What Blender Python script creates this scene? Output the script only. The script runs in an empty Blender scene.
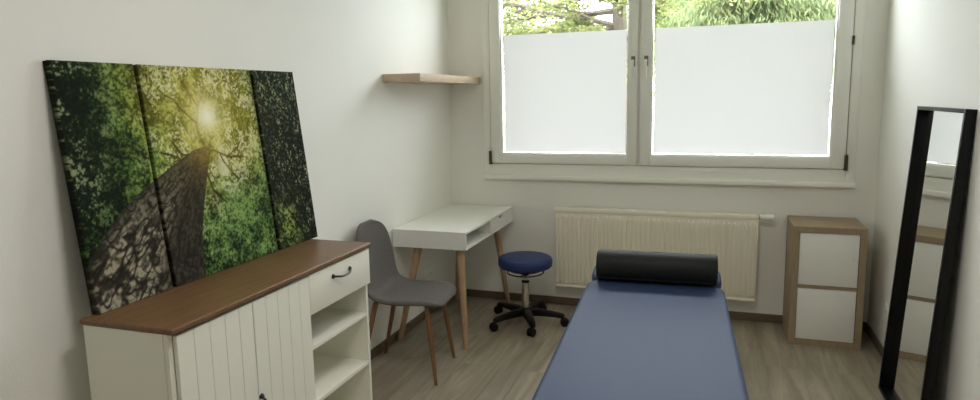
import bpy, bmesh, math, random
import numpy as np
from mathutils import Vector, Matrix
random.seed(7)
PI = math.pi
S = bpy.context.scene
C = S.collection
W = 3.0          # room width; back wall at y = 0, left wall at x = 0
H = 2.95
YR = -5.9        # rear wall, behind the camera

# ------------------------------------------------------------------ materials
def lin(c):
    return tuple((v/255/12.92 if v/255 <= .04045 else ((v/255+.055)/1.055)**2.4) for v in c)

def mat(name, col, rough=.5, metal=0, spec=.5, noise=None, bump=None, srgb=True, coat=0):
    """noise = (scale, amount[, (sx, sy, sz)]) varies the colour; bump = (scale, strength)"""
    m = bpy.data.materials.new(name); m.use_nodes = True
    nt = m.node_tree; b = nt.nodes['Principled BSDF']
    c = lin(col) if srgb else col
    b.inputs['Base Color'].default_value = (*c, 1)
    b.inputs['Roughness'].default_value = rough
    b.inputs['Metallic'].default_value = metal
    b.inputs['Specular IOR Level'].default_value = spec
    b.inputs['Coat Weight'].default_value = coat
    tc = nt.nodes.new('ShaderNodeTexCoord')
    if noise:
        mp = nt.nodes.new('ShaderNodeMapping')
        mp.inputs['Scale'].default_value = noise[2] if len(noise) > 2 else (1, 1, 1)
        nt.links.new(tc.outputs['Object'], mp.inputs[0])
        n = nt.nodes.new('ShaderNodeTexNoise'); n.inputs['Scale'].default_value = noise[0]
        n.inputs['Detail'].default_value = 5
        nt.links.new(mp.outputs[0], n.inputs['Vector'])
        r = nt.nodes.new('ShaderNodeValToRGB')
        a = noise[1]
        r.color_ramp.elements[0].position = .3; r.color_ramp.elements[1].position = .7
        r.color_ramp.elements[0].color = (*[v*(1-a) for v in c], 1)
        r.color_ramp.elements[1].color = (*[min(1, v*(1+a)) for v in c], 1)
        nt.links.new(n.outputs['Fac'], r.inputs[0]); nt.links.new(r.outputs[0], b.inputs['Base Color'])
    if bump:
        n2 = nt.nodes.new('ShaderNodeTexNoise'); n2.inputs['Scale'].default_value = bump[0]
        n2.inputs['Detail'].default_value = 3
        nt.links.new(tc.outputs['Object'], n2.inputs['Vector'])
        bp = nt.nodes.new('ShaderNodeBump'); bp.inputs['Strength'].default_value = bump[1]
        bp.inputs['Distance'].default_value = .002
        nt.links.new(n2.outputs['Fac'], bp.inputs['Height']); nt.links.new(bp.outputs[0], b.inputs['Normal'])
    return m

M = {}
M['wall'] = mat('wall_paint', (238, 237, 232), .85, spec=.2, noise=(3, .012), bump=(160, .25))
M['ceiling'] = mat('ceiling_paint', (243, 243, 240), .9, spec=.2)
M['winframe'] = mat('window_white', (240, 239, 233), .4)
M['gasket'] = mat('window_gasket', (120, 116, 106), .6)
M['hinge'] = mat('hinge_dark', (74, 66, 52), .4, .4)
M['handle_silver'] = mat('handle_metal', (226, 224, 216), .28, .5)
M['cab'] = mat('sideboard_white', (235, 234, 223), .45)
M['cab_gap'] = mat('sideboard_groove', (150, 148, 132), .6)
M['cabtop'] = mat('sideboard_top_wood', (112, 83, 55), .40, noise=(9, .22, (6, .6, 6)))
M['black'] = mat('black_metal', (18, 17, 17), .4)
M['mirror_black'] = mat('mirror_frame_black', (9, 9, 10), .35, spec=.25)
M['blackplastic'] = mat('black_plastic', (12, 12, 13), .5, spec=.3)
M['vinyl_black'] = mat('black_vinyl', (22, 24, 23), .58, spec=.3, bump=(300, .3))
M['vinyl_blue'] = mat('blue_vinyl', (48, 63, 95), .55, spec=.35, noise=(150, .05), bump=(420, .35))
M['vinyl_navy'] = mat('navy_vinyl', (38, 53, 104), .5, spec=.35, bump=(300, .2))
M['fabric_grey'] = mat('grey_upholstery', (104, 100, 98), .95, spec=.1, noise=(220, .25), bump=(500, .6))
M['legwood'] = mat('chair_leg_wood', (122, 84, 54), .5, noise=(20, .15, (4, 4, .5)))
M['oakleg'] = mat('desk_leg_wood', (174, 143, 112), .5, noise=(20, .12, (4, 4, .5)))
M['desk'] = mat('desk_white', (232, 231, 226), .4)
M['oak'] = mat('cube_cabinet_wood', (156, 136, 112), .55, noise=(14, .12, (6, 6, .7)))
M['cubedoor'] = mat('cube_door_white', (240, 240, 234), .4)
M['shelfwood'] = mat('shelf_wood', (196, 176, 150), .55, noise=(14, .08, (6, .6, 6)))
M['base'] = mat('baseboard_wood', (104, 90, 75), .5, noise=(12, .15, (1, 1, 5)))
M['rad'] = mat('radiator_cream', (238, 233, 217), .45)
M['white_plastic'] = mat('white_plastic', (236, 235, 228), .4)
M['dark_hole'] = mat('socket_hole', (30, 29, 28), .7)
M['chrome'] = mat('chrome', (225, 222, 215), .2, 1)
M['tablewood'] = mat('table_frame_wood', (176, 146, 108), .5, noise=(14, .12))
M['bark'] = mat('tree_bark', (88, 80, 70), .9, noise=(8, .3))

def mirror_mat():
    m = bpy.data.materials.new('mirror_glass'); m.use_nodes = True
    b = m.node_tree.nodes['Principled BSDF']
    b.inputs['Base Color'].default_value = (.86, .88, .86, 1); b.inputs['Metallic'].default_value = 1
    b.inputs['Roughness'].default_value = .0
    return m
M['mirror'] = mirror_mat()

def glass_mat():
    m = bpy.data.materials.new('window_glass'); m.use_nodes = True
    nt = m.node_tree; nt.nodes.clear()
    o = nt.nodes.new('ShaderNodeOutputMaterial'); mx = nt.nodes.new('ShaderNodeMixShader')
    t = nt.nodes.new('ShaderNodeBsdfTransparent'); t.inputs[0].default_value = (.97, .985, .975, 1)
    g = nt.nodes.new('ShaderNodeBsdfGlossy'); g.inputs['Roughness'].default_value = .0
    mx.inputs[0].default_value = .05
    nt.links.new(t.outputs[0], mx.inputs[1]); nt.links.new(g.outputs[0], mx.inputs[2])
    nt.links.new(mx.outputs[0], o.inputs[0])
    return m
M['glass'] = glass_mat()

FILM_T = .093
def film_mat():
    m = bpy.data.materials.new('frosted_film'); m.use_nodes = True
    nt = m.node_tree; nt.nodes.clear()
    o = nt.nodes.new('ShaderNodeOutputMaterial'); ad = nt.nodes.new('ShaderNodeAddShader')
    t = nt.nodes.new('ShaderNodeBsdfTranslucent'); t.inputs[0].default_value = (FILM_T*1.02, FILM_T*.985, FILM_T*.99, 1)
    d = nt.nodes.new('ShaderNodeBsdfDiffuse'); d.inputs[0].default_value = (.35, .35, .35, 1)
    nt.links.new(t.outputs[0], ad.inputs[0]); nt.links.new(d.outputs[0], ad.inputs[1])
    nt.links.new(ad.outputs[0], o.inputs[0])
    return m
M['film'] = film_mat()

def leaf_mat(name, c1, c2):
    m = bpy.data.materials.new(name); m.use_nodes = True
    nt = m.node_tree; nt.nodes.clear()
    o = nt.nodes.new('ShaderNodeOutputMaterial'); mx = nt.nodes.new('ShaderNodeMixShader')
    d = nt.nodes.new('ShaderNodeBsdfDiffuse'); t = nt.nodes.new('ShaderNodeBsdfTranslucent')
    tc = nt.nodes.new('ShaderNodeTexCoord'); n = nt.nodes.new('ShaderNodeTexNoise'); n.inputs['Scale'].default_value = 2.2
    n.inputs['Detail'].default_value = 6
    r = nt.nodes.new('ShaderNodeValToRGB')
    r.color_ramp.elements[0].position = .38; r.color_ramp.elements[1].position = .62
    r.color_ramp.elements[0].color = (*c1, 1); r.color_ramp.elements[1].color = (*c2, 1)
    nt.links.new(tc.outputs['Object'], n.inputs['Vector']); nt.links.new(n.outputs['Fac'], r.inputs[0])
    nt.links.new(r.outputs[0], d.inputs[0]); nt.links.new(r.outputs[0], t.inputs[0])
    mx.inputs[0].default_value = .5
    nt.links.new(d.outputs[0], mx.inputs[1]); nt.links.new(t.outputs[0], mx.inputs[2])
    nt.links.new(mx.outputs[0], o.inputs[0])
    return m
M['leaf_a'] = leaf_mat('maple_leaf', (.13, .165, .055), (.32, .33, .15))
M['leaf_b'] = leaf_mat('willow_leaf', (.12, .165, .08), (.29, .32, .16))

def floor_mat():
    m = bpy.data.materials.new('laminate_floor'); m.use_nodes = True
    nt = m.node_tree; b = nt.nodes['Principled BSDF']; N = nt.nodes.new; L = nt.links.new
    tc = N('ShaderNodeTexCoord')
    mp = N('ShaderNodeMapping'); mp.inputs['Rotation'].default_value = (0, 0, PI/2); L(tc.outputs['Object'], mp.inputs[0])
    br = N('ShaderNodeTexBrick'); br.offset = .37; br.inputs['Scale'].default_value = 1
    br.inputs['Brick Width'].default_value = 1.28; br.inputs['Row Height'].default_value = .193
    br.inputs['Mortar Size'].default_value = .0016; br.inputs['Mortar Smooth'].default_value = .4
    br.inputs['Color1'].default_value = (.30, .30, .30, 1); br.inputs['Color2'].default_value = (.72, .72, .72, 1)
    br.inputs['Mortar'].default_value = (.12, .12, .12, 1)
    L(mp.outputs[0], br.inputs['Vector'])
    # grain, stretched along the planks and shifted from plank to plank
    sc = N('ShaderNodeVectorMath'); sc.operation = 'MULTIPLY'; sc.inputs[1].default_value = (9, .8, 1); L(tc.outputs['Object'], sc.inputs[0])
    ad = N('ShaderNodeVectorMath'); ad.operation = 'MULTIPLY_ADD'; L(br.outputs['Color'], ad.inputs[0]); ad.inputs[1].default_value = (7, 31, 0); L(sc.outputs[0], ad.inputs[2])
    n1 = N('ShaderNodeTexNoise'); n1.inputs['Scale'].default_value = 1.6; n1.inputs['Detail'].default_value = 8; n1.inputs['Roughness'].default_value = .62; n1.inputs['Distortion'].default_value = .8
    L(ad.outputs[0], n1.inputs['Vector'])
    r = N('ShaderNodeValToRGB'); e = r.color_ramp.elements
    e[0].position = .28; e[0].color = (*lin((122, 112, 98)), 1); e[1].position = .74; e[1].color = (*lin((178, 167, 150)), 1)
    x = e.new(.5); x.color = (*lin((152, 141, 125)), 1)
    L(n1.outputs['Fac'], r.inputs[0])
    mx = N('ShaderNodeMix'); mx.data_type = 'RGBA'; mx.blend_type = 'MULTIPLY'; mx.inputs['Factor'].default_value = .4
    r2 = N('ShaderNodeValToRGB'); r2.color_ramp.elements[0].position = .1; r2.color_ramp.elements[0].color = (.35, .33, .3, 1)
    r2.color_ramp.elements[1].position = .75; r2.color_ramp.elements[1].color = (1, 1, 1, 1)
    y = r2.color_ramp.elements.new(.3); y.color = (.72, .71, .7, 1)
    L(br.outputs['Color'], r2.inputs[0])
    L(r.outputs[0], mx.inputs['A']); L(r2.outputs[0], mx.inputs['B']); L(mx.outputs['Result'], b.inputs['Base Color'])
    b.inputs['Roughness'].default_value = .42; b.inputs['Specular IOR Level'].default_value = .45
    bp = N('ShaderNodeBump'); bp.inputs['Strength'].default_value = .15; bp.inputs['Distance'].default_value = .002
    L(n1.outputs['Fac'], bp.inputs['Height']); L(bp.outputs[0], b.inputs['Normal'])
    return m
M['floor'] = floor_mat()
M['grass'] = mat('outdoor_lawn', (96, 104, 70), .95, noise=(4, .3))

# ------------------------------------------------------------------ mesh helpers
def nb(): return bmesh.new()

def box(bm, lo, hi, bev=0, seg=2):
    lo = [min(a, b) for a, b in zip(lo, hi)] if False else lo
    r = bmesh.ops.create_cube(bm, size=1)
    vs = r['verts']
    for v in vs:
        v.co = Vector([lo[i] + (v.co[i]+.5)*(hi[i]-lo[i]) for i in range(3)])
    if bev > 0:
        es = list({e for v in vs for e in v.link_edges})
        bmesh.ops.bevel(bm, geom=es, offset=bev, segments=seg, profile=.5, affect='EDGES', clamp_overlap=True)
    return bm

def loft(bm, rings, cap=True, closed=True):
    R = [[bm.verts.new(p) for p in ring] for ring in rings]
    n = len(R[0])
    for a, b in zip(R[:-1], R[1:]):
        for i in range(n if closed else n-1):
            j = (i+1) % n
            bm.faces.new((a[i], a[j], b[j], b[i]))
    if cap:
        bm.faces.new(list(reversed(R[0]))); bm.faces.new(R[-1])
    return bm

def frame_of(d):
    d = d.normalized(); up = Vector((0, 0, 1)) if abs(d.z) < .95 else Vector((1, 0, 0))
    a = d.cross(up).normalized(); b = a.cross(d).normalized()
    return a, b

def tube(bm, pts, radii, seg=12, cap=True):
    pts = [Vector(p) for p in pts]
    if not hasattr(radii, '__len__'): radii = [radii]*len(pts)
    rings = []
    a0 = None
    for i, p in enumerate(pts):
        d = (pts[min(i+1, len(pts)-1)] - pts[max(i-1, 0)])
        if a0 is None: a, b = frame_of(d)
        else:
            d = d.normalized(); a = (a0 - d*a0.dot(d)).normalized(); b = a.cross(d).normalized()
        a0 = a
        rings.append([p + (a*math.cos(t) + b*math.sin(t))*radii[i] for t in [2*PI*k/seg for k in range(seg)]])
    return loft(bm, rings, cap)

def lathe(bm, prof, seg=32, at=(0, 0, 0)):
    rings = [[Vector((at[0]+r*math.cos(2*PI*k/seg), at[1]+r*math.sin(2*PI*k/seg), at[2]+z)) for k in range(seg)] for r, z in prof]
    return loft(bm, rings)

def rrect(x0, x1, y0, y1, r, n=8):
    out = []
    for cx, cy, a0 in ((x1-r, y1-r, 0), (x0+r, y1-r, PI/2), (x0+r, y0+r, PI), (x1-r, y0+r, 3*PI/2)):
        for k in range(n+1):
            a = a0 + PI/2*k/n
            out.append((cx+r*math.cos(a), cy+r*math.sin(a)))
    return out

def slab(bm, x0, x1, y0, y1, z0, z1, r, soft, k=5):
    """rounded-corner cushion with softly rolled edges"""
    rings = []
    for i in range(k+1):
        a = -PI/2 + PI/2*i/k
        rings.append((soft*(1-math.cos(a)), z0 + soft*(1+math.sin(a))))
    for i in range(k+1):
        a = PI/2*i/k
        rings.append((soft*(1-math.cos(a)), z1 - soft*(1-math.sin(a))))
    R = []
    for ins, z in rings:
        R.append([Vector((x, y, z)) for x, y in rrect(x0+ins, x1-ins, y0+ins, y1-ins, max(r-ins, .004))])
    return loft(bm, R)

def obj(name, bm, m, parent=None, smooth=True, loc=(0, 0, 0), rot=(0, 0, 0), angle=35):
    me = bpy.data.meshes.new(name)
    bmesh.ops.recalc_face_normals(bm, faces=bm.faces)
    bm.to_mesh(me); bm.free()
    for f in me.polygons: f.use_smooth = smooth
    if smooth:
        me.set_sharp_from_angle(angle=math.radians(angle))
    for x in (m if isinstance(m, (list, tuple)) else [m]): me.materials.append(x)
    o = bpy.data.objects.new(name, me); C.objects.link(o)
    o.location = loc; o.rotation_euler = rot
    if parent: o.parent = parent
    return o

def tag(o, label, cat, group=None):
    o['label'] = label; o['category'] = cat
    if group: o['group'] = group
    return o

def thing(name, label, cat, loc=(0, 0, 0), rz=0, group=None, rot=None):
    o = bpy.data.objects.new(name, None); C.objects.link(o); o.empty_display_size = .1
    o.location = loc; o.rotation_euler = rot or (0, 0, rz)
    return tag(o, label, cat, group)

def struct(name, bm, m, parent=None, **k):
    o = obj(name, bm, m, parent, **k)
    o['kind'] = 'structure'
    return o

def copy_tree(o, parent=None):
    c = o.copy(); C.objects.link(c)
    if parent: c.parent = parent
    for ch in list(o.children): copy_tree(ch, c)
    return c

# ------------------------------------------------------------------ room shell
WX0, WX1, WZ0, WZ1 = .29, 2.868, 1.0, 2.76     # opening in the back wall
T = .32
bm = nb()
box(bm, (-.2, 0, -.1), (WX0, T, H+.1)); box(bm, (WX1, 0, -.1), (W+.2, T, H+.1))
box(bm, (WX0, 0, -.1), (WX1, T, WZ0)); box(bm, (WX0, 0, WZ1), (WX1, T, H+.1))
struct('wall_back', bm, M['wall'], smooth=False)
bm = nb(); box(bm, (-.2, YR-.2, -.1), (0, 0, H+.1)); struct('wall_left', bm, M['wall'], smooth=False)
bm = nb(); box(bm, (W, YR-.2, -.1), (W+.2, 0, H+.1)); struct('wall_right', bm, M['wall'], smooth=False)
bm = nb(); box(bm, (0, YR-.2, -.1), (W, YR, H+.1)); struct('wall_rear', bm, M['wall'], smooth=False)
bm = nb(); box(bm, (0, YR, -.1), (W, 0, 0)); struct('floor', bm, M['floor'], smooth=False)
bm = nb(); box(bm, (0, YR, H), (W, 0, H+.1)); struct('ceiling', bm, M['ceiling'], smooth=False)
bm = nb(); box(bm, (0, -.012, 0), (W, 0, .06), .003); struct('baseboard_back', bm, M['base'])
bm = nb(); box(bm, (0, YR, 0), (.012, -.012, .06), .003); struct('baseboard_left', bm, M['base'])
bm = nb(); box(bm, (W-.012, YR, 0), (W, -.012, .06), .003); struct('baseboard_right', bm, M['base'])

# ------------------------------------------------------------------ window
win = bpy.data.objects.new('window_1', None); C.objects.link(win); win['kind'] = 'structure'
win['label'] = 'wide white two-sash window with frosted lower panes in the back wall'

def ring(bm, x0, x1, z0, z1, w, y0, y1, bev=.004):
    wl, wr, wb, wt = w if hasattr(w, '__len__') else (w,)*4
    box(bm, (x0, y0, z0), (x0+wl, y1, z1), bev); box(bm, (x1-wr, y0, z0), (x1, y1, z1), bev)
    box(bm, (x0+wl-.001, y0+.0005, z0), (x1-wr+.001, y1, z0+wb), bev); box(bm, (x0+wl-.001, y0+.0005, z1-wt), (x1-wr+.001, y1, z1), bev)

def wpart(name, bm, m, parent, **k):
    o = obj(name, bm, m, parent, **k); o['kind'] = 'structure'; return o

bm = nb()
ring(bm, .282, 2.866, 1.008, 2.768, (.056, .056, .082, .056), -.014, .07)
ring(bm, .300, 2.848, 1.02, 2.75, (.066, .066, .096, .066), .034, .075)
box(bm, (1.438, .002, 1.085), (1.484, .072, 2.72), .003)
wpart('window_frame', bm, M['winframe'], win)
# narrow shadow gap between frame and sashes is a real step: sashes stand proud of the frame
sash_defs = [(.346, 1.453, .4364, 1.3783), (1.473, 2.802, 1.5575, 2.7079)]
for i, (x0, x1, g0, g1) in enumerate(sash_defs):
    zb, zt, gz0, gz1 = 1.0985, 2.705, 1.1769, 2.62
    bm = nb()
    y0, y1 = -.030, .033
    ring(bm, x0, x1, zb, zt, (g0-x0-.008, x1-g1-.008, gz0-zb-.008, zt-gz1-.008), y0, y1, .005)
    # stepped glazing bead
    ring(bm, g0-.010, g1+.010, gz0-.010, gz1+.010, .010, y0+.014, .03, .002)
    sash = wpart('window_sash', bm, M['winframe'], win)
    bm = nb(); box(bm, (g0-.002, .014, gz0-.002), (g1+.002, .018, gz1+.002)); wpart('glass_pane', bm, M['glass'], sash, smooth=False)
    bm = nb()
    fx0, fx1, fz0, fz1 = g0+.011, g1-.009, gz0+.009, 2.0609
    vs = [bm.verts.new(p) for p in ((fx0, .0125, fz0), (fx1, .0125, fz0), (fx1, .0125, fz1), (fx0, .0125, fz1))]
    bm.faces.new(vs); wpart('frosted_film', bm, M['film'], sash, smooth=False)
    # handle: rosette + lever hanging down
    hx = 1.421 if i == 0 else 1.512
    bm = nb(); box(bm, (hx-.014, y0-.010, 1.80), (hx+.014, y0+.001, 1.872), .004)
    wpart('handle_rosette', bm, M['gasket'], sash)
    bm = nb(); tube(bm, [(hx, y0, 1.838), (hx, y0-.045, 1.838), (hx, y0-.050, 1.830), (hx, y0-.052, 1.80), (hx, y0-.050, 1.722)], [.009, .009, .011, .011, .009], 10)
    wpart('window_handle', bm, M['handle_silver'], sash)
    hxx = x0-.004 if i == 0 else x1+.004
    for (z0, z1, wd) in ((1.088, 1.19, .011), (1.897, 1.952, .008), (2.56, 2.66, .011)):
        if i == 0 and wd < .01: continue
        bm = nb(); tube(bm, [(hxx, y0-.006, z0), (hxx, y0-.006, z1)], wd, 10)
        box(bm, (hxx-wd, y0-.004, z0), (hxx+wd, y0+.022, z1), .002)
        wpart('hinge', bm, M['hinge'], sash)
# inner sill
bm = nb()
prof = [(0.0, .972), (-.040, .972), (-.048, .978), (-.050, .990), (-.048, 1.002), (-.040, 1.009), (0.0, 1.0105)]
loft(bm, [[Vector((x, y, z)) for y, z in prof] for x in (.292, 2.866)])
wpart('window_sill', bm, M['winframe'], win)
bm = nb(); box(bm, (.25, T-.02, .955), (2.91, T+.12, .985), .004); wpart('outer_sill', bm, M['handle_silver'], win)

# ------------------------------------------------------------------ wall shelf
o = nb(); box(o, (0, -1.09, 1.704), (.26, -.002, 1.755), .003)
tag(obj('wall_shelf', o, M['shelfwood']), 'thick pale wood floating shelf on the left wall above the desk', 'shelf')

# ------------------------------------------------------------------ radiator
rx0, rx1, rz0, rz1 = .874, 2.281, .170, .781
rad = thing('radiator', 'cream ribbed panel radiator under the window', 'radiator', ((rx0+rx1)/2, -.062, 0))
hw = (rx1-rx0)/2
bm = nb(); box(bm, (-hw, -.050, rz0), (hw, -.040, rz1-.012), .004)
n = 42; pitch = 2*hw/n
for k in range(n):
    cx = -hw + pitch*(k+.5)
    a, b = rz0+.035, rz1-.052
    q = .0062
    rings = []
    for (z, w_, y) in ((a, .35, -.050), (a+.014, 1, -.0675), (b-.014, 1, -.0675), (b, .35, -.050)):
        rings.append([Vector((cx-q*w_-.0025, -.049, z)), Vector((cx-q*w_, y, z)), Vector((cx+q*w_, y, z)), Vector((cx+q*w_+.0025, -.049, z))])
    loft(bm, rings)
tube(bm, [(-hw+.004, -.047, rz0+.012), (hw-.004, -.047, rz0+.012)], .010, 10)
obj('front_panel', bm, M['rad'], rad)
bm = nb(); box(bm, (-hw, .012, rz0), (hw, .022, rz1-.012), .004); obj('rear_panel', bm, M['rad'], rad)
bm = nb()
box(bm, (-hw-.004, -.056, rz1-.034), (hw+.004, -.044, rz1-.004), .004)
box(bm, (-hw-.004, .014, rz1-.030), (hw+.004, .024, rz1-.004), .003)
nn = 14
for k in range(nn):
    a = -hw + 2*hw*k/nn; box(bm, (a+.004, -.050, rz1-.010), (a+2*hw/nn-.004, -.030, rz1), .002)
    box(bm, (a+.004, -.022, rz1-.010), (a+2*hw/nn-.004, .020, rz1-.004), .002)
obj('top_grille', bm, M['rad'], rad)
for s in (-1, 1):
    bm = nb(); box(bm, (s*hw-.004, -.048, rz0+.01), (s*hw+.004, .020, rz1-.012), .002); obj('side_cover', bm, M['rad'], rad)
bm = nb(); tube(bm, [(hw-.01, -.015, rz1-.022), (hw+.018, -.015, rz1-.022)], .011, 14); obj('valve', bm, M['chrome'], rad)
bm = nb(); tube(bm, [(hw+.014, -.015, rz1-.020), (hw+.020, -.015, rz1-.020), (hw+.046, -.015, rz1-.020)], [.016, .020, .020], 18)
tube(bm, [(hw+.046, -.015, rz1-.020), (hw+.098, -.015, rz1-.020), (hw+.104, -.015, rz1-.020)], [.024, .024, .019], 18); obj('thermostat_head', bm, M['white_plastic'], rad)
for x in (-hw+.2, hw-.2):
    bm = nb(); box(bm, (x-.015, .020, rz0+.05), (x+.015, .0605, rz1-.08)); obj('wall_bracket', bm, M['rad'], rad)

# ------------------------------------------------------------------ cube cabinet
kx0, ky0, kw, kd, kh = 2.472, -.400, .417, .387, .772
cub = thing('cube_cabinet', 'small oak-look cabinet with two stacked white square doors in the right corner', 'cabinet', (kx0+kw/2, ky0+kd/2, 0))
bm = nb(); t = .039
w2, d2 = kw/2, kd/2
box(bm, (-w2, -d2, 0), (-w2+t, d2, kh), .0015); box(bm, (w2-t, -d2, 0), (w2, d2, kh), .0015)
box(bm, (-w2+t, -d2+.0005, 0), (w2-t, d2, t), .001); box(bm, (-w2+t, -d2+.0005, kh-t), (w2-t, d2, kh), .001)
box(bm, (-w2+t, -d2+.004, kh/2-.009), (w2-t, d2, kh/2+.009)); box(bm, (-w2+t, d2-.01, t), (w2-t, d2-.004, kh-t))
obj('carcass', bm, M['oak'], cub, smooth=False)
for z0, z1 in ((t+.003, kh/2-.012), (kh/2+.012, kh-t-.003)):
    bm = nb(); box(bm, (-w2+t+.003, -d2+.006, z0), (w2-t-.003, -d2+.022, z1), .0012)
    d = obj('door', bm, M['cubedoor'], cub)
    bm = nb(); kxx = w2-t-.032; kz = (z0+z1)/2+.01
    tube(bm, [(kxx, -d2+.007, kz), (kxx, -d2-.006, kz), (kxx, -d2-.012, kz), (kxx, -d2-.016, kz)], [.004, .005, .008, .006], 12)
    obj('knob', bm, M['white_plastic'], d)

# ------------------------------------------------------------------ mirror
ml = 1.525; mw = .690; md = .042
lean = math.asin((2.958-2.873)/ml)
mir = thing('standing_mirror', 'tall black deep-framed mirror leaning against the right wall', 'mirror', (2.873, -.951-mw/2, 0), rot=(0, lean, 0))
# local: x = into the wall, y across, z up the mirror
mir.location.z = 0.0
bm = nb(); fw = .018
box(bm, (0, mw/2-fw, 0), (md, mw/2, ml), .0015); box(bm, (0, -mw/2, 0), (md, -mw/2+fw, ml), .0015)
box(bm, (.0003, -mw/2+fw, 0), (md, mw/2-fw, fw), .001); box(bm, (.0003, -mw/2+fw, ml-fw), (md, mw/2-fw, ml), .001)
obj('frame', bm, M['mirror_black'], mir)
bm = nb(); box(bm, (md-.006, -mw/2+fw, fw), (md-.003, mw/2-fw, ml-fw)); obj('mirror_glass', bm, M['mirror'], mir, smooth=False)
bm = nb(); box(bm, (md-.003, -mw/2+.004, .004), (md, mw/2-.004, ml-.004)); obj('back_panel', bm, M['mirror_black'], mir, smooth=False)

# ------------------------------------------------------------------ sideboard
sd, sl, sh = .370, 1.228, .924
ca = .0097
ctr = Vector((.0769, -2.1014, 0)) + Matrix.Rotation(ca, 3, 'Z') @ Vector((sd/2, -sl/2, 0))
sb = thing('sideboard', 'white planked sideboard with brown wooden top along the left wall', 'sideboard', ctr, ca)
x0, x1 = -sd/2+.008, sd/2-.026       # carcass depth
y0, y1 = -sl/2+.004, sl/2-.008       # camera end .. window end
zt = sh-.020
def L2(y): return y + 2.1014 + sl/2   # world y -> local y (approx)
bm = nb()
slab(bm, -sd/2, sd/2+.002, -sl/2-.003, sl/2, zt, sh, .006, .005, 4)
obj('top', bm, M['cabtop'], sb)
bay = L2(-2.606)                       # partition between doors and open bay
bm = nb(); th = .018
box(bm, (x0, y0, 0), (x1-.018, y0+th, zt), .001)
box(bm, (x0, y1-th, 0), (x1, y1, zt), .001)
box(bm, (x0, bay-.016, .06), (x1, bay+.002, zt), .001)
box(bm, (x0, y0+th, .06), (x0+.006, y1-th, zt))
box(bm, (x0, y0+th, .06), (x1, y1-th, .078))
box(bm, (x0, y0+th, zt-.012), (x1-.02, y1-th, zt))
box(bm, (x1-.02, y0, 0), (x1-.002, y1, .06), .001)
box(bm, (x1-.017, y0+.0005, .0), (x1, y0+.020, zt), .002)
box(bm, (x1-.05, bay+.002, .715), (x1-.022, y1-th, .727))
obj('carcass', bm, M['cab'], sb, smooth=False)
for z in (.582, .338):
    bm = nb(); box(bm, (x0+.006, bay+.002, z-.017), (x1-.002, y1-th, z), .001); obj('shelf', bm, M['cab'], sb, smooth=False)
def plank_door(ya, yb, za, zb, npl):
    bm = nb(); n = npl; w = (yb-ya)/n
    for k in range(n):
        box(bm, (x1+.0005, ya+w*k+(.0007 if k else 0), za), (x1+.017, ya+w*(k+1)-(.0007 if k < n-1 else 0), zb), .0016, 1)
    box(bm, (x1, ya+.002, za+.002), (x1+.0135, yb-.002, zb-.002))
    return obj('door', bm, M['cab'], sb, smooth=False)
def pull(bm, p, d, length, out, r=.0045):
    """bow handle starting at p, running along unit d, standing out along +x"""
    p = Vector(p); d = Vector(d)
    pts = []
    for k in range(13):
        u = k/12
        pts.append(p + d*length*u + Vector((out*(1-(2*u-1)**4), 0, 0)) - Vector((0, 0, .010*math.sin(PI*u) if abs(d.z) < .5 else 0)))
    tube(bm, pts, r, 10)
    for q in (p, p+d*length):
        tube(bm, [q + Vector((-.002, 0, 0)), q + Vector((.004, 0, 0)), q+Vector((.010, 0, 0))], [.011, .010, .005], 12)
ya = L2(-3.306); ym = L2(-2.9535)
dl = plank_door(ya, ym-.0022, .07, .892, 5)
bm = nb(); pull(bm, (x1+.017, ym-.050, .528), (0, 0, -1), .12, .028); obj('door_handle', bm, M['black'], dl)
dr = plank_door(ym+.0022, bay-.001, .07, .892, 5)
bm = nb(); pull(bm, (x1+.017, ym+.012, .532), (0, 0, -1), .12, .028); obj('door_handle', bm, M['black'], dr)
bm = nb(); box(bm, (x1+.0005, bay+.0015, .727), (x1+.017, y1-.001, .896), .0015)
dw = obj('drawer', bm, M['cab'], sb)
bm = nb(); pull(bm, (x1+.017, L2(-2.430), .845), (0, 1, 0), .137, .023); obj('drawer_handle', bm, M['black'], dw)

# ------------------------------------------------------------------ forest picture in three canvases
def vnoise(x, y, seed):
    rs = np.random.RandomState(seed); tb = rs.rand(256, 256)
    xi = np.floor(x).astype(int); yi = np.floor(y).astype(int)
    fx = x-xi; fy = y-yi
    fx = fx*fx*(3-2*fx); fy = fy*fy*(3-2*fy)
    g = lambda i, j: tb[i % 256, j % 256]
    return (g(xi, yi)*(1-fx)+g(xi+1, yi)*fx)*(1-fy)+(g(xi, yi+1)*(1-fx)+g(xi+1, yi+1)*fx)*fy
def fbm(x, y, seed, oct=4, gain=.55):
    v = 0; a = 1; s = 0
    for k in range(oct):
        v = v+a*vnoise(x*2**k+17*k, y*2**k+31*k, seed+k); s += a; a *= gain
    return v/s
def sst(a, b, x):
    t = np.clip((x-a)/(b-a), 0, 1); return t*t*(3-2*t)
def mixc(c, d, f):
    return c*(1-f[..., None]) + np.array(d, float)*f[..., None] if not isinstance(d, np.ndarray) or d.ndim == 1 else c*(1-f[..., None])+d*f[..., None]

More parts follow.
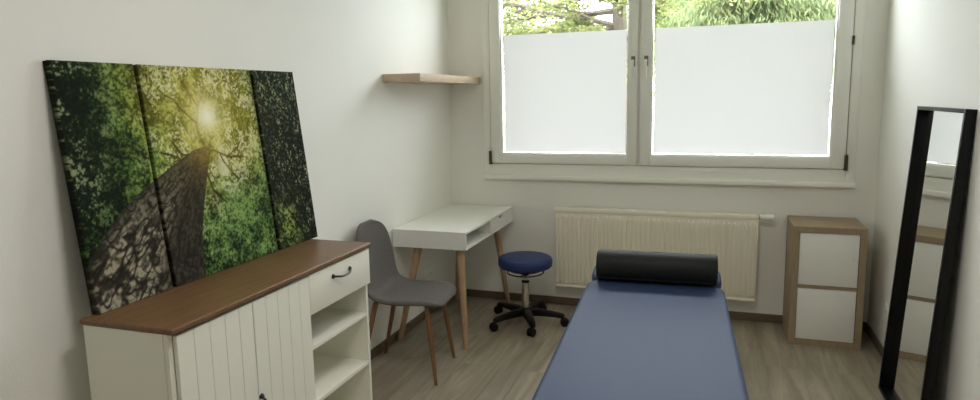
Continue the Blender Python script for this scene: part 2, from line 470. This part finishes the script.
TRUNK_L = [(-.06, .06), (.011, .183), (.067, .242), (.159, .316), (.253, .371), (.352, .419), (.458, .467), (.525, .496), (.575, .503)]
TRUNK_R = [(.474, -.01), (.48, .075), (.501, .189), (.538, .302), (.576, .396), (.611, .477), (.612, .49)]
BR = [  # printed branches: points, start width, end width, darkness
    ([(.599, .49), (.565, .539), (.561, .591), (.582, .657)], .020, .010, .35),
    ([(.563, .599), (.495, .656), (.464, .694), (.425, .709)], .008, .004, .75),
    ([(.583, .661), (.615, .708), (.646, .748)], .007, .003, .4),
    ([(.579, .669), (.549, .716), (.523, .759)], .007, .003, .5),
    ([(.500, .478), (.464, .480), (.435, .518), (.405, .554)], .009, .004, .85),
    ([(.440, .470), (.422, .481), (.360, .498)], .007, .003, .85),
    ([(.563, .43), (.592, .328), (.657, .264)], .011, .005, .9),
    ([(.60, .485), (.629, .486), (.713, .45), (.797, .446)], .010, .004, .7),
    ([(.660, .47), (.674, .437), (.706, .396), (.744, .353)], .007, .003, .75),
    ([(.70, .45), (.77, .49), (.80, .52)], .005, .002, .6),
    ([(.96, .62), (1.034, .56), (1.163, .256), (1.25, .10)], .012, .014, .85),
    ([(.96, .40), (1.001, .345), (1.10, .20), (1.203, .025)], .012, .010, .85),
    ([(.95, .30), (1.05, .16), (1.174, -.019)], .010, .008, .85),
    ([(1.00, .78), (1.09, .66), (1.24, .55)], .010, .006, .8),
    ([(.95, .70), (1.03, .62), (1.10, .50), (1.24, .36)], .008, .006, .85),
    ([(1.06, .82), (1.10, .70), (1.20, .60)], .006, .004, .8),
    ([(.95, .52), (1.04, .44), (1.12, .30)], .007, .006, .85),
    ([(.30, .82), (.335, .72), (.37, .63)], .008, .004, .5),
    ([(.75, .82), (.80, .70), (.78, .60)], .006, .003, .4),
    ([(.00, .60), (.12, .52), (.30, .50)], .006, .003, .5)]

def picture(s, t):
    """colour of the print (sRGB 0..255) at s metres from its left edge, t up from its lower edge"""
    dsun = np.hypot((s-.625)/1.0, (t-.625)/1.05)
    glow = np.exp(-(dsun/.30)**2)
    cs = lambda v, k: np.clip((v-.5)*k+.5, 0, 1)
    big = cs(fbm(s*6, t*6, 3, 3), 1.6); mid = cs(fbm(s*24+.6*fbm(s*9, t*9, 8, 2), t*24, 9, 3), 1.8)
    fine = cs(fbm(s*120, t*120, 21, 2, .8), 1.9)
    f = .28*big+.34*mid+.38*fine
    K = lambda r, g, b_: np.stack([r+0*s, g+0*s, b_+0*s], -1)
    # deep green foliage with leaf highlights
    c = K(18, 24, 17)
    c = mixc(c, (40, 62, 30), sst(.36, .56, f))
    c = mixc(c, (84, 116, 52), sst(.50, .70, f)*.9)
    c = mixc(c, (168, 180, 128), sst(.68, .84, f)*.85)
    # leaf masses left of, right of and above the trunk
    def mass(cx, cy, sx, sy, amt, col0, col1):
        nonlocal c
        g = np.clip(np.exp(-(((s-cx)/sx)**2+((t-cy)/sy)**2))*amt, 0, 1)
        u = sst(.22, .78, f)[..., None]
        c = mixc(c, np.array(col0, float)*(1-u)+np.array(col1, float)*u, g)
    mass(.76, .15, .20, .22, .95, (26, 48, 22), (128, 162, 92))
    mass(.25, .42, .15, .18, .8, (14, 30, 12), (120, 158, 74))
    mass(.86, .52, .10, .30, .75, (18, 34, 14), (132, 150, 80))
    mass(.30, .74, .12, .16, .7, (30, 44, 14), (150, 166, 70))
    mass(.10, .60, .09, .30, .55, (14, 18, 12), (64, 84, 48))
    # backlit canopy round the sun, with holes of sky
    can = np.clip(sst(.50, .10, dsun + .22*(big-.5)), 0, 1)
    u = sst(.15, .80, f)[..., None]
    lit = np.array((96, 98, 22.))*(1-u)+np.array((206, 200, 104.))*u
    c = mixc(c, lit, can*.93)
    hole = sst(.55, .70, .75*cs(fbm(s*15, t*15, 41, 3), 1.6)+.25*fine)
    c = mixc(c, (222, 220, 184), hole*sst(.46, .16, dsun)*sst(.05, .14, dsun)*(.35+.65*sst(.35, .65, fine))*.85)
    hole2 = np.exp(-(((s-.70)/.07)**2+((t-.40)/.07)**2))*sst(.45, .62, cs(fbm(s*22, t*22, 43, 2), 1.7))
    c = mixc(c, (216, 220, 190), np.clip(hole2*1.3, 0, .85))
    # right canvas: dark crown with small grey-green leaves
    rt = sst(.90, .96, s)
    fr = cs(fbm(s*130+t*40, t*110-s*35, 23, 2, .7), 2.0)
    spk = sst(.52, .82, .62*fr+.23*mid+.15*big)
    rc = mixc(K(24, 28, 22), (104, 116, 84), spk*.9)
    rc = mixc(rc, (166, 174, 132), sst(.80, .95, .65*fr+.35*mid)*.7)
    yl = np.exp(-(((s-1.02)/.10)**2+((t-.10)/.12)**2))
    rc = mixc(rc, np.array((24, 36, 14.))*(1-sst(.3, .75, f)[..., None])+np.array((158, 174, 92.))*sst(.3, .75, f)[..., None], np.clip(yl*1.1, 0, 1))
    c = mixc(c, rc, rt)
    # left rim: dark with pale specks
    lf = sst(.26, .02, s)*sst(.18, .45, t)
    sp2 = sst(.56, .80, .5*fine+.5*mid)
    lc = mixc(K(20, 26, 19), (150, 160, 124), sp2*.9*sst(.24, .05, s) + sp2*.4*sst(.05, .24, s))
    c = mixc(c, lc, lf*.85)
    # branches
    for pts, w0, w1, dk in BR:
        m = np.zeros_like(s); P = np.array(pts); nseg = len(P)-1
        wob = .007*(fbm(s*22, t*22, 77, 2)-.5)
        for i in range(nseg):
            a, b = P[i], P[i+1]; d = b-a; L = d@d
            q = np.clip(((s-a[0])*d[0]+(t-a[1])*d[1])/L, 0, 1)
            dist = np.hypot(s-a[0]-q*d[0], t-a[1]-q*d[1]) + wob
            w = w0+(w1-w0)*(i+q)/nseg
            m = np.maximum(m, sst(1.3, .75, dist/np.maximum(w*.52, .0026)))
        bc = mixc(K(26, 23, 16), (118, 92, 28), np.clip(glow*.75, 0, 1))
        c = mixc(c, bc, m*min(1, dk*1.15))
    # trunk: outline between its left and right edges, measured at the height t
    tl = np.array(sorted(TRUNK_L, key=lambda p: p[1])); tr = np.array(sorted(TRUNK_R, key=lambda p: p[1]))
    xl = np.interp(t, tl[:, 1], tl[:, 0]) + .006*(fbm(s*20, t*20, 5, 2)-.5)
    xr = np.interp(t, tr[:, 1], tr[:, 0]) + .005*(fbm(s*20, t*20, 6, 2)-.5)
    inside = sst(-.003, .003, s-xl)*sst(-.003, .003, xr-s)*sst(.507, .497, t)
    k = np.clip((s-xl)/np.maximum(xr-xl, .01), 0, 1)
    # bark ridges run up the trunk; they lean with it
    ang = np.radians(46+34*k)
    x0, y0 = s-.60, t-.52
    th = np.arctan2(-y0, -x0); rr = np.hypot(x0, y0)
    wx = rr*24+.9*fbm(s*26, t*26, 51, 2); wy = th*26+1.2*fbm(s*22, t*22, 57, 2)
    r1 = np.abs(2*vnoise(wx, wy, 61)-1); r3 = np.abs(2*vnoise(wx*1.9+7, wy*1.7+3, 66)-1)
    r2 = cs(fbm(s*110, t*110, 63, 2), 1.5)
    ridge = (.30+.70*sst(.02, .42, r1))*(.50+.50*sst(.02, .5, r3))*(.50+.65*r2)
    side = sst(-.04, .20, k)*(1-.93*sst(.52, .74, k))
    side = side*np.clip(.22+.85*sst(.46, .10, t), 0, 1)
    bk = mixc(K(36, 33, 27), K(158, 152, 130), np.clip(sst(.05, 1.0, ridge)*(.20+.90*side), 0, 1))
    bk = mixc(bk, np.stack([84+70*r2, 68+55*r2, 34+20*r2], -1), np.clip(np.exp(-(np.hypot(s-.60, t-.50)/.11)**2)*.85, 0, 1))
    c = mixc(c, bk, inside)
    # the sun flare printed in the picture
    c = mixc(c, (206, 186, 92), glow*.20)
    c = mixc(c, (228, 216, 150), np.exp(-(dsun/.12)**2)*.45)
    c = mixc(c, (250, 246, 222), np.exp(-(dsun/.055)**2)*.98)
    return np.clip(c, 0, 255)

def to_lin(c):
    c = c/255; return np.where(c <= .04045, c/12.92, ((c+.055)/1.055)**2.4)

def canvas_mat():
    m = bpy.data.materials.new('printed_canvas'); m.use_nodes = True
    nt = m.node_tree; b = nt.nodes['Principled BSDF']
    a = nt.nodes.new('ShaderNodeAttribute'); a.attribute_name = 'print'
    nt.links.new(a.outputs['Color'], b.inputs['Base Color'])
    b.inputs['Roughness'].default_value = .8; b.inputs['Specular IOR Level'].default_value = .1
    return m
M['canvas'] = canvas_mat()
M['canvas_edge'] = mat('canvas_side', (26, 26, 22), .7)

PL, PH, PT = 1.240, .819, .026
p_lean = math.asin((.1192-.0275)/PH)
def canvas(name, label, s0, s1):
    st = .0032
    nx = int((s1-s0)/st); nz = int(PH/st)
    ss = np.linspace(s0, s1, nx+1); tt = np.linspace(0, PH, nz+1)
    Sg, Tg = np.meshgrid(ss, tt)
    col = to_lin(picture(Sg, Tg)).reshape(-1, 3)
    w = s1-s0
    e = .003
    V = [(-(0 if (e < a < w-e and e < b < PH-e) else .002), a-w/2, b) for b in tt for a in (ss-s0)]
    V = [(x, y, z) for x, y, z in V]
    F = [(j*(nx+1)+i, j*(nx+1)+i+1, (j+1)*(nx+1)+i+1, (j+1)*(nx+1)+i) for j in range(nz) for i in range(nx)]
    mi = [0]*len(F)
    n0 = len(V)
    rim = [i for i in range(nx+1)] + [j*(nx+1)+nx for j in range(1, nz+1)] + [nz*(nx+1)+i for i in range(nx-1, -1, -1)] + [j*(nx+1) for j in range(nz-1, 0, -1)]
    V += [(-PT, V[i][1], V[i][2]) for i in rim]
    m_ = len(rim)
    F += [(rim[(k+1) % m_], rim[k], n0+k, n0+(k+1) % m_) for k in range(m_)]
    F += [tuple(n0+k for k in range(m_-1, -1, -1))]
    # the print wraps round the sides: rim colours with gap shade painted in
    me = bpy.data.meshes.new(name); me.from_pydata(V, [], F); 
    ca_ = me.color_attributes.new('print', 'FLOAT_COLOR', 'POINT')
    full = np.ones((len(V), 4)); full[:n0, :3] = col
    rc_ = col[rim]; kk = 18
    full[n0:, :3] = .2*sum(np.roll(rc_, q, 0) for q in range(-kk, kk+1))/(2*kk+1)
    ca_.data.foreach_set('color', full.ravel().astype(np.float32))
    me.materials.append(M['canvas']); me.materials.append(M['canvas_edge'])
    me.polygons[len(F)-1].material_index = 1
    me.update()
    o = bpy.data.objects.new(name, me); C.objects.link(o)
    o.location = (.1192+.0005, -3.288+(s0+s1)/2, sh+.0005); o.rotation_euler = (0, -p_lean, 0)
    return tag(o, label, 'canvas picture', 'forest canvases on the sideboard')
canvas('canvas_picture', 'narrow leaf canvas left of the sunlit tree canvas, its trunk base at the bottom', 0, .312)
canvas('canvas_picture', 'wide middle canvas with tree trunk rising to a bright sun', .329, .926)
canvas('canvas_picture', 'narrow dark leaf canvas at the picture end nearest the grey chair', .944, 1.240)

# ------------------------------------------------------------------ desk
dz, dtk, dX, dL = .760, .116, .513, 1.026
da = .006
dc = Vector((.001, -.026, 0)) + Matrix.Rotation(da, 3, 'Z') @ Vector((dX/2, -dL/2, 0))
dk = thing('desk', 'small white desk with open slot, drawer and wooden legs', 'desk', dc, da)
hx, hy = dX/2, dL/2; z0 = dz-dtk; tb = .014
bm = nb()
box(bm, (-hx, -hy, dz-tb), (hx, hy, dz), .001); box(bm, (-hx, -hy, z0), (hx, hy, z0+tb), .001)
box(bm, (-hx, -hy, z0+tb), (hx, -hy+tb, dz-tb), .0005); box(bm, (-hx, hy-tb, z0+tb), (hx, hy, dz-tb), .0005)
box(bm, (-hx, -hy+tb, z0+tb), (-hx+tb, hy-tb, dz-tb))
spl = -.555+.026+dL/2
box(bm, (-hx+tb, spl-.010, z0+tb), (hx, spl+.010, dz-tb), .0005)
obj('desk_body', bm, M['desk'], dk, smooth=False)
# drawer with a finger notch in the top edge
bm = nb()
a, b = spl+.0125, hy-tb-.002; zl, zh = z0+tb+.002, dz-tb-.0015
nc = -.331+.026+dL/2; nr = .042; nd = .020
pts = [(a, zl), (b, zl), (b, zh), (nc+nr, zh)] + [(nc+nr*math.cos(PI*k/8)*.92, zh-nd*min(1, 1.6*math.sin(PI*k/8))) for k in range(1, 8)] + [(nc-nr, zh), (a, zh)]
loft(bm, [[Vector((hx-.016, y, z)) for y, z in pts], [Vector((hx-.0005, y, z)) for y, z in pts]])
drw = obj('drawer', bm, M['desk'], dk, smooth=False)
bm = nb(); box(bm, (-hx+.05, a+.006, zl+.004), (hx-.016, b-.006, zl+.012)); box(bm, (-hx+.05, a+.006, zl+.004), (hx-.016, a+.016, zh-.025)); box(bm, (-hx+.05, b-.016, zl+.004), (hx-.016, b-.006, zh-.025))
obj('drawer_box', bm, M['desk'], drw, smooth=False)
for (tx, ty, fx, fy) in ((-.105, -.440, -.228, -.520), (.190, -.440, .246, -.528), (.160, .370, .226, .462), (-.125, .370, -.205, .455)):
    bm = nb(); tube(bm, [(tx, ty, z0), (fx, fy, 0)], [.027, .016], 16); obj('leg', bm, M['oakleg'], dk)

# ------------------------------------------------------------------ shell chair
ch = thing('shell_chair', 'grey upholstered shell chair with brown wooden legs by the desk', 'chair', (.282, -1.440, 0), math.radians(4.7))
prof = [  # x forward, z up, half width, side lift of the seat, side wrap of the back
    (.262, .432, .110, .000, 0), (.262, .446, .165, .000, 0), (.240, .462, .198, .004, 0), (.195, .468, .212, .009, 0), (.120, .461, .222, .014, 0), (.030, .452, .226, .020, 0),
    (-.050, .450, .226, .026, .004), (-.110, .458, .226, .034, .012), (-.155, .482, .224, .030, .024), (-.180, .525, .222, .018, .036), (-.192, .580, .221, .006, .040),
    (-.202, .650, .222, 0, .040), (-.211, .720, .220, 0, .036), (-.219, .780, .210, 0, .031), (-.225, .825, .188, 0, .027), (-.229, .856, .156, 0, .021), (-.232, .876, .112, 0, .015), (-.233, .887, .055, 0, .009)]
bm = nb(); nu = 14; grid = []
for x, z, w, lf, wr in prof:
    grid.append([bm.verts.new((x+wr*(2*i/nu-1)**2, w*(2*i/nu-1), z+lf*(2*i/nu-1)**2)) for i in range(nu+1)])
for r in range(len(grid)-1):
    for i in range(nu): bm.faces.new((grid[r][i], grid[r][i+1], grid[r+1][i+1], grid[r+1][i]))
so = obj('seat_shell', bm, M['fabric_grey'], ch, angle=180)
md_ = so.modifiers.new('thick', 'SOLIDIFY'); md_.thickness = .030; md_.offset = 0
ms_ = so.modifiers.new('soft', 'SUBSURF'); ms_.levels = 1; ms_.render_levels = 2
bm = nb(); 
box(bm, (-.10, -.020, .428), (.15, .020, .440), .003)
for x in (-.09, .13): box(bm, (x-.02, -.10, .428), (x+.02, .10, .440), .003)
obj('mounting_frame', bm, M['black'], ch)
for (tx, ty, fx, fy) in ((.192, -.158, .245, -.192), (.172, .152, .226, .205), (-.120, .150, -.226, .190), (-.120, -.150, -.222, -.200)):
    bm = nb(); tube(bm, [(tx, ty, .446), (tx+(fx-tx)*.45, ty+(fy-ty)*.45, .24), (fx, fy, 0)], [.0150, .0135, .0095], 14); obj('leg', bm, M['legwood'], ch)

# ------------------------------------------------------------------ rolling stool
stl = thing('rolling_stool', 'round blue swivel stool on a black wheeled base beside the desk', 'stool', (.742, -.475, 0))
bm = nb(); lathe(bm, [(.0, .410), (.160, .410), (.180, .413), (.190, .423), (.192, .436), (.192, .458), (.187, .474), (.172, .4835), (.11, .487), (.0, .488)], 48)
obj('seat', bm, M['vinyl_navy'], stl, angle=60)
bm = nb(); lathe(bm, [(0, .388), (.120, .388), (.135, .402), (0, .403)], 40); box(bm, (-.06, -.06, .375), (.06, .06, .390), .004); tube(bm, [(0, 0, .35), (0, 0, .38)], [.026, .034], 18)
obj('seat_plate', bm, M['blackplastic'], stl)
bm = nb(); R_ = .128
tube(bm, [(R_*math.cos(a), R_*math.sin(a), .371) for a in [2*PI*k/40 for k in range(41)]], .0052, 8)
for k in range(3):
    a = 2*PI*k/3+.5; tube(bm, [(.03*math.cos(a), .03*math.sin(a), .362), (R_*math.cos(a), R_*math.sin(a), .371)], .004, 8)
for k in range(2):
    a = PI*k+PI/6*0; tube(bm, [(R_*math.cos(a), R_*math.sin(a), .371), (.14*math.cos(a), .14*math.sin(a), .403)], .005, 8)
obj('lift_ring', bm, M['black'], stl)
bm = nb(); lathe(bm, [(.0, .26), (.0135, .26), (.0135, .36), (0, .36)], 20); obj('piston', bm, M['chrome'], stl)
bm = nb(); lathe(bm, [(0, .085), (.026, .085), (.026, .298), (.022, .302), (0, .302)], 24); cl = obj('column', bm, M['chrome'], stl)
bm = nb(); lathe(bm, [(0, .298), (.027, .298), (.027, .309), (.016, .313), (0, .313)], 24); obj('collar', bm, M['blackplastic'], cl)
bm = nb(); lathe(bm, [(0, .062), (.040, .062), (.044, .075), (.042, .108), (.034, .116), (0, .116)], 24)
caster_angles = [math.atan2(y, x) for x, y in ((-.155, -.225), (.137, -.28), (.262, -.005), (.04, .285), (-.236, .125))]
RB = .268
obj('base_hub', bm, M['blackplastic'], stl)
for a in caster_angles:
    bm = nb(); ca_, sa_ = math.cos(a), math.sin(a); rings = []
    for r, w_, zl, zh in ((.025, .030, .062, .112), (.12, .026, .066, .108), (.22, .022, .066, .098), (.264, .021, .062, .092), (.282, .015, .063, .086)):
        rings.append([Vector((r*ca_-q*w_*sa_, r*sa_+q*w_*ca_, z)) for q, z in ((-1, zl), (1, zl), (1, zh-.006), (.6, zh), (-.6, zh), (-1, zh-.006))])
    loft(bm, rings); obj('base_arm', bm, M['blackplastic'], stl)
    cx_, cy_ = RB*ca_, RB*sa_
    ra = a + random.uniform(-1.2, 1.2); dx_, dy_ = math.cos(ra), math.sin(ra)
    bm = nb(); tube(bm, [(cx_, cy_, .045), (cx_, cy_, .070)], .007, 10)
    wx_, wy_ = cx_+.016*dx_, cy_+.016*dy_
    # hood over the wheels
    rings = []
    for q in (-.006, .006):
        rings.append([Vector((wx_ - q*dy_ + dx_*r*math.cos(t), wy_ + q*dx_ + dy_*r*math.cos(t), .029 + r*math.sin(t))) for r, t in [(.0315, PI*k/10) for k in range(11)]])
    loft(bm, rings); cs = obj('caster', bm, M['blackplastic'], stl)
    for s in (-1, 1):
        bm = nb(); c0 = Vector((wx_-s*.006*dy_, wy_+s*.006*dx_, .029)); n_ = Vector((-dy_*s, dx_*s, 0))
        tube(bm, [c0, c0+n_*.002, c0+n_*.013, c0+n_*.017], [.026, .029, .029, .024], 22); obj('wheel', bm, M['blackplastic'], cs)

# ------------------------------------------------------------------ massage table
ta = math.radians(3.1)
tL, tW, tz = 1.60, .660, .671
ye = -1.530                              # window end of the main cushion
tc_ = Vector((1.7235, ye, 0)) + Matrix.Rotation(ta, 3, 'Z') @ Vector((0, -tL/2, 0))
tbl = thing('massage_table', 'long blue vinyl massage table in the middle of the room', 'massage table', tc_, ta)
bm = nb(); slab(bm, -tW/2, tW/2, -tL/2, tL/2, tz-.062, tz, .092, .022, 6); obj('cushion', bm, M['vinyl_blue'], tbl, angle=60)
bm = nb(); slab(bm, -tW/2+.004, tW/2-.004, 0, .24, -.055, 0, .08, .020, 6)
obj('head_cushion', bm, M['vinyl_blue'], tbl, angle=60, loc=(0, tL/2+.012, tz-.006), rot=(math.radians(9), 0, 0))
bm = nb()
for s in (-1, 1): box(bm, (s*(tW/2-.035)-.012, -tL/2+.05, tz-.135), (s*(tW/2-.035)+.012, tL/2-.05, tz-.062), .003)
for y in (-tL/2+.05, 0, tL/2-.05): box(bm, (-tW/2+.047, y-.012, tz-.135), (tW/2-.047, y+.012, tz-.062), .003)
for s in (-1, 1): box(bm, (s*.2-.012, tL/2-.07, tz-.115), (s*.2+.012, tL/2+.15, tz-.067), .003)
obj('frame', bm, M['tablewood'], tbl)
for s in (-1, 1):
    for y, fy in ((-tL/2+.18, -tL/2+.10), (tL/2-.18, tL/2-.10)):
        bm = nb(); a = Vector((s*(tW/2-.060), y, tz-.075)); b = Vector((s*(tW/2-.045), fy, .012))
        rings = []
        for p, hw_ in ((a, .022), (b, .018)):
            rings.append([p+Vector((u*hw_*.7, v*hw_, 0)) for u, v in ((-1, -1), (1, -1), (1, 1), (-1, 1))])
        loft(bm, rings); lg = obj('leg', bm, M['tablewood'], tbl, smooth=False)
        bm = nb(); tube(bm, [(b.x, b.y, 0), (b.x, b.y, .016)], .024, 14); obj('foot', bm, M['blackplastic'], lg)

# bolster lying across the head end
bc = Vector((1.7235, ye, 0)) + Matrix.Rotation(ta, 3, 'Z') @ Vector((.006, -.016, 0))
bm = nb(); r = .077; hl = .290
sec = [(-hl, r*.90), (-hl+.004, r*.965), (-hl+.012, r), (hl-.012, r), (hl-.004, r*.965), (hl, r*.90)]
loft(bm, [[Vector((x, q*math.cos(2*PI*k/48), q*math.sin(2*PI*k/48))) for k in range(48)] for x, q in sec])
bol = obj('bolster', bm, M['vinyl_black'], None, loc=(bc.x, bc.y, tz+r+.0005), rot=(0, 0, ta))
tag(bol, 'black vinyl roll cushion lying across the head end of the blue table', 'bolster')
bm = nb(); a_ = math.radians(-138)
tube(bm, [(-hl+.012, (r+.0005)*math.cos(a_), (r+.0005)*math.sin(a_)), (hl-.012, (r+.0005)*math.cos(a_), (r+.0005)*math.sin(a_))], .0022, 8); obj('seam', bm, M['vinyl_black'], bol)

# ------------------------------------------------------------------ wall sockets
def socket(label, loc, rz, n):
    t_ = thing('wall_socket', label, 'socket', loc, rz)
    bm = nb(); box(bm, (0, -.040*n, -.040), (.011, .040*n, .040), .004); obj('cover_plate', bm, M['white_plastic'], t_)
    for k in range(n):
        y = (k-(n-1)/2)*.071
        bm = nb(); rings = [[Vector((x, y+q*math.cos(2*PI*j/24), q*math.sin(2*PI*j/24))) for j in range(24)] for x, q in ((.0112, .021), (.0125, .0205), (.0125, .0185), (.0108, .018))]
        loft(bm, rings, cap=False); ins = obj('socket_ring', bm, M['white_plastic'], t_)
        for s in (-1, 1):
            bm = nb(); tube(bm, [(.0105, y+s*.0095, 0), (.0118, y+s*.0095, 0)], .003, 10); obj('pin_hole', bm, M['dark_hole'], ins)
socket('white double wall socket on the left wall under the desk', (0, -.505, .311), 0, 2)
socket('white wall socket low on the right wall between cabinet and mirror', (W, -.50, .30), PI, 1)

# ------------------------------------------------------------------ outdoors
bm = nb(); box(bm, (-30, T+.15, -.7), (30, 45, -.6)); struct('ground', bm, M['grass'], smooth=False)

def leaf(V, F, p, d, n, L, w):
    d = d.normalized(); s = d.cross(n).normalized(); n = s.cross(d)
    i = len(V)
    V += [p, p+d*L*.45+s*w-n*w*.3, p+d*L, p+d*L*.45-s*w-n*w*.3]
    F += [(i, i+1, i+2), (i, i+2, i+3)]
def rnd(a, b): return random.uniform(a, b)

def grow(bm, p, d, L, r, depth, tips, droop):
    pts = [p.copy()]; rad = [r]; q = p.copy(); dd = d.normalized()
    n = 5
    for k in range(n):
        dd = (dd + Vector((rnd(-.22, .22), rnd(-.22, .22), rnd(-.16, .16)-droop))).normalized()
        q = q + dd*L/n; pts.append(q.copy()); rad.append(r*(1-.62*(k+1)/n))
        if depth <= 1: tips.append((q.copy(), dd.copy()))
    tube(bm, pts, rad, 6, cap=False)
    if depth > 0:
        for k in range(4 if depth > 1 else 5):
            i = random.randint(1, n); a = rnd(.4, 1.0)*random.choice((-1, 1))
            nd = (pts[i]-pts[i-1]).normalized()
            side = nd.cross(Vector((0, 0, 1))).normalized()
            nd2 = (nd*math.cos(a) + side*math.sin(a) + Vector((0, 0, rnd(-.25, .3)))).normalized()
            grow(bm, pts[i], nd2, L*rnd(.5, .72), rad[i]*.62, depth-1, tips, droop)

def tree(name, label, loc, trunk_h, limbs, leaf_m, count, size, slim, droop, spread):
    t_ = thing(name, label, 'tree', loc, group='trees outside the window')
    bm = nb(); tips = []
    tube(bm, [(0, 0, 0), (.03, .02, trunk_h*.4), (-.02, .05, trunk_h*.75), (.02, .02, trunk_h)], [.20, .16, .13, .09], 10, cap=False)
    for (h, az, el, L) in limbs:
        grow(bm, Vector((0, .02, trunk_h*h)), Vector((math.cos(az)*math.cos(el), math.sin(az)*math.cos(el), math.sin(el))), L, .065, 2, tips, droop)
    obj('trunk', bm, M['bark'], t_)
    V, F = [], []
    for k in range(count):
        p, d = random.choice(tips)
        p = p + Vector((rnd(-1, 1), rnd(-1, 1), rnd(-.55, .55)))*spread
        dv = (d*.5 + Vector((rnd(-1, 1), rnd(-1, 1), rnd(-.7, .35) - (1.2 if slim else 0)))).normalized()
        nv = Vector((rnd(-.7, .7), rnd(-.7, .7), 1)) if not slim else Vector((rnd(-1, 1), rnd(-1, 1), .2))
        L = size*rnd(.7, 1.3); leaf(V, F, p, dv, nv, L, L*(.11 if slim else .30))
    me = bpy.data.meshes.new('foliage'); me.from_pydata([tuple(v) for v in V], [], F); me.materials.append(leaf_m)
    o = bpy.data.objects.new('foliage', me); C.objects.link(o); o.parent = t_
    return t_
random.seed(12)
tree('maple_tree', 'yellow-green broad-leaved tree seen through the left window pane', (.25, 7.6, -.6), 5.2,
     [(.60, PI*.98, .10, 2.6), (.62, PI*.85, .05, 1.9), (.63, PI*1.2, .06, 1.8), (.66, PI*.75, .1, 1.5), (.66, PI*1.06, .18, 2.8), (.72, PI*.9, .15, 2.9), (.62, -.25, .05, 1.9), (.75, PI*1.15, .3, 2.8), (.82, .4, .4, 2.2), (.58, PI*1.2, -.02, 2.2), (.9, PI*.6, .6, 2.0), (.7, -1.2, .3, 1.8)],
     M['leaf_a'], 36000, .092, False, .03, .24)
random.seed(5)
tree('willow_tree', 'dense narrow-leaved tree seen through the right window pane', (2.9, 16.2, -.6), 6.0,
     [(.62, PI*.95, .2, 2.4), (.62, .1, .2, 2.6), (.7, -.8, .3, 2.2), (.7, PI*1.3, .3, 2.2), (.78, .6, .4, 2.4), (.66, -.2, .1, 2.8), (.8, PI*.8, .5, 2.2), (.66, PI*1.1, .1, 2.4), (.75, -1.6, .3, 2.0)],
     M['leaf_b'], 56000, .22, True, .05, .75)

# ------------------------------------------------------------------ light
SKY = 19.5
w = bpy.data.worlds.new('overcast_sky'); S.world = w; w.use_nodes = True
nt = w.node_tree; bg = nt.nodes['Background']
tc = nt.nodes.new('ShaderNodeTexCoord'); sp = nt.nodes.new('ShaderNodeSeparateXYZ')
nt.links.new(tc.outputs['Generated'], sp.inputs[0])
rp = nt.nodes.new('ShaderNodeValToRGB')
rp.color_ramp.elements[0].position = 0; rp.color_ramp.elements[0].color = (.53, .56, .60, 1)
rp.color_ramp.elements[1].position = 1; rp.color_ramp.elements[1].color = (.97, .985, 1.03, 1)
nt.links.new(sp.outputs['Z'], rp.inputs[0]); nt.links.new(rp.outputs[0], bg.inputs['Color'])
bg.inputs['Strength'].default_value = SKY
# daylight portals on the clear upper glass (they only guide the sampling of the sky)
for g0, g1 in ((.4364, 1.3783), (1.5575, 2.7079)):
    ld = bpy.data.lights.new('window_portal', 'AREA'); ld.shape = 'RECTANGLE'; ld.size = g1-g0; ld.size_y = 2.62-2.055
    ld.cycles.is_portal = True
    lo = bpy.data.objects.new('window_portal', ld); C.objects.link(lo)
    lo.location = ((g0+g1)/2, .011, (2.62+2.055)/2); lo.rotation_euler = (-PI/2, 0, 0)

# added fill: an unseen square ceiling lamp to brighten the near end
lp = thing('added_fill_lamp', 'added square white fill lamp on the ceiling, out of view', 'lamp', (1.6, -3.2, H))
bm = nb(); ring(bm, -.31, .31, -.31, .31, .02, -.05, 0, .003)
bmesh.ops.rotate(bm, verts=bm.verts, cent=(0, 0, 0), matrix=Matrix.Rotation(PI/2, 3, 'X'))
bmesh.ops.translate(bm, verts=bm.verts, vec=(0, 0, -.05))
obj('fill_lamp_frame', bm, M['white_plastic'], lp)
bm = nb(); box(bm, (-.29, -.29, -.012), (.29, .29, -.004)); obj('fill_lamp_back', bm, M['white_plastic'], lp)
al = bpy.data.lights.new('fill_light', 'AREA'); al.shape = 'SQUARE'; al.size = .56; al.energy = 18.5; al.color = (1, .97, .94)
ao = bpy.data.objects.new('fill_light', al); C.objects.link(ao); ao.parent = lp; ao.location = (0, 0, -.03)

# ------------------------------------------------------------------ camera
cam = bpy.data.cameras.new('camera'); co = bpy.data.objects.new('camera', cam); C.objects.link(co)
R = ((0.94787129, 0.31824935, -0.01604236), (-0.03097305, 0.1421219, 0.98936446), (-0.31714457, 0.93729329, -0.14457043))
mw_ = Matrix(((R[0][0], R[1][0], -R[2][0], 1.99645), (R[0][1], R[1][1], -R[2][1], -4.80102), (R[0][2], R[1][2], -R[2][2], 1.60198), (0, 0, 0, 1)))
co.matrix_world = mw_
cam.sensor_fit = 'HORIZONTAL'; cam.sensor_width = 36; cam.lens = 36*653.236/980
cam.shift_x = (490-496.129)/980; cam.shift_y = (192.455-200)/980
cam.clip_start = .05
S.camera = co

S.view_settings.view_transform = 'Standard'; S.view_settings.look = 'None'
S.view_settings.gamma = 1; S.view_settings.use_curve_mapping = False
S.view_settings.exposure = 0.18
S.cycles.use_denoising = True
S.cycles.denoising_prefilter = 'ACCURATE'
S.cycles.max_bounces = 16; S.cycles.diffuse_bounces = 10; S.cycles.transparent_max_bounces = 16
S.cycles.sample_clamp_indirect = 4
S.cycles.use_adaptive_sampling = False
S.cycles.use_guiding = True
S.cycles.guiding_training_samples = 64
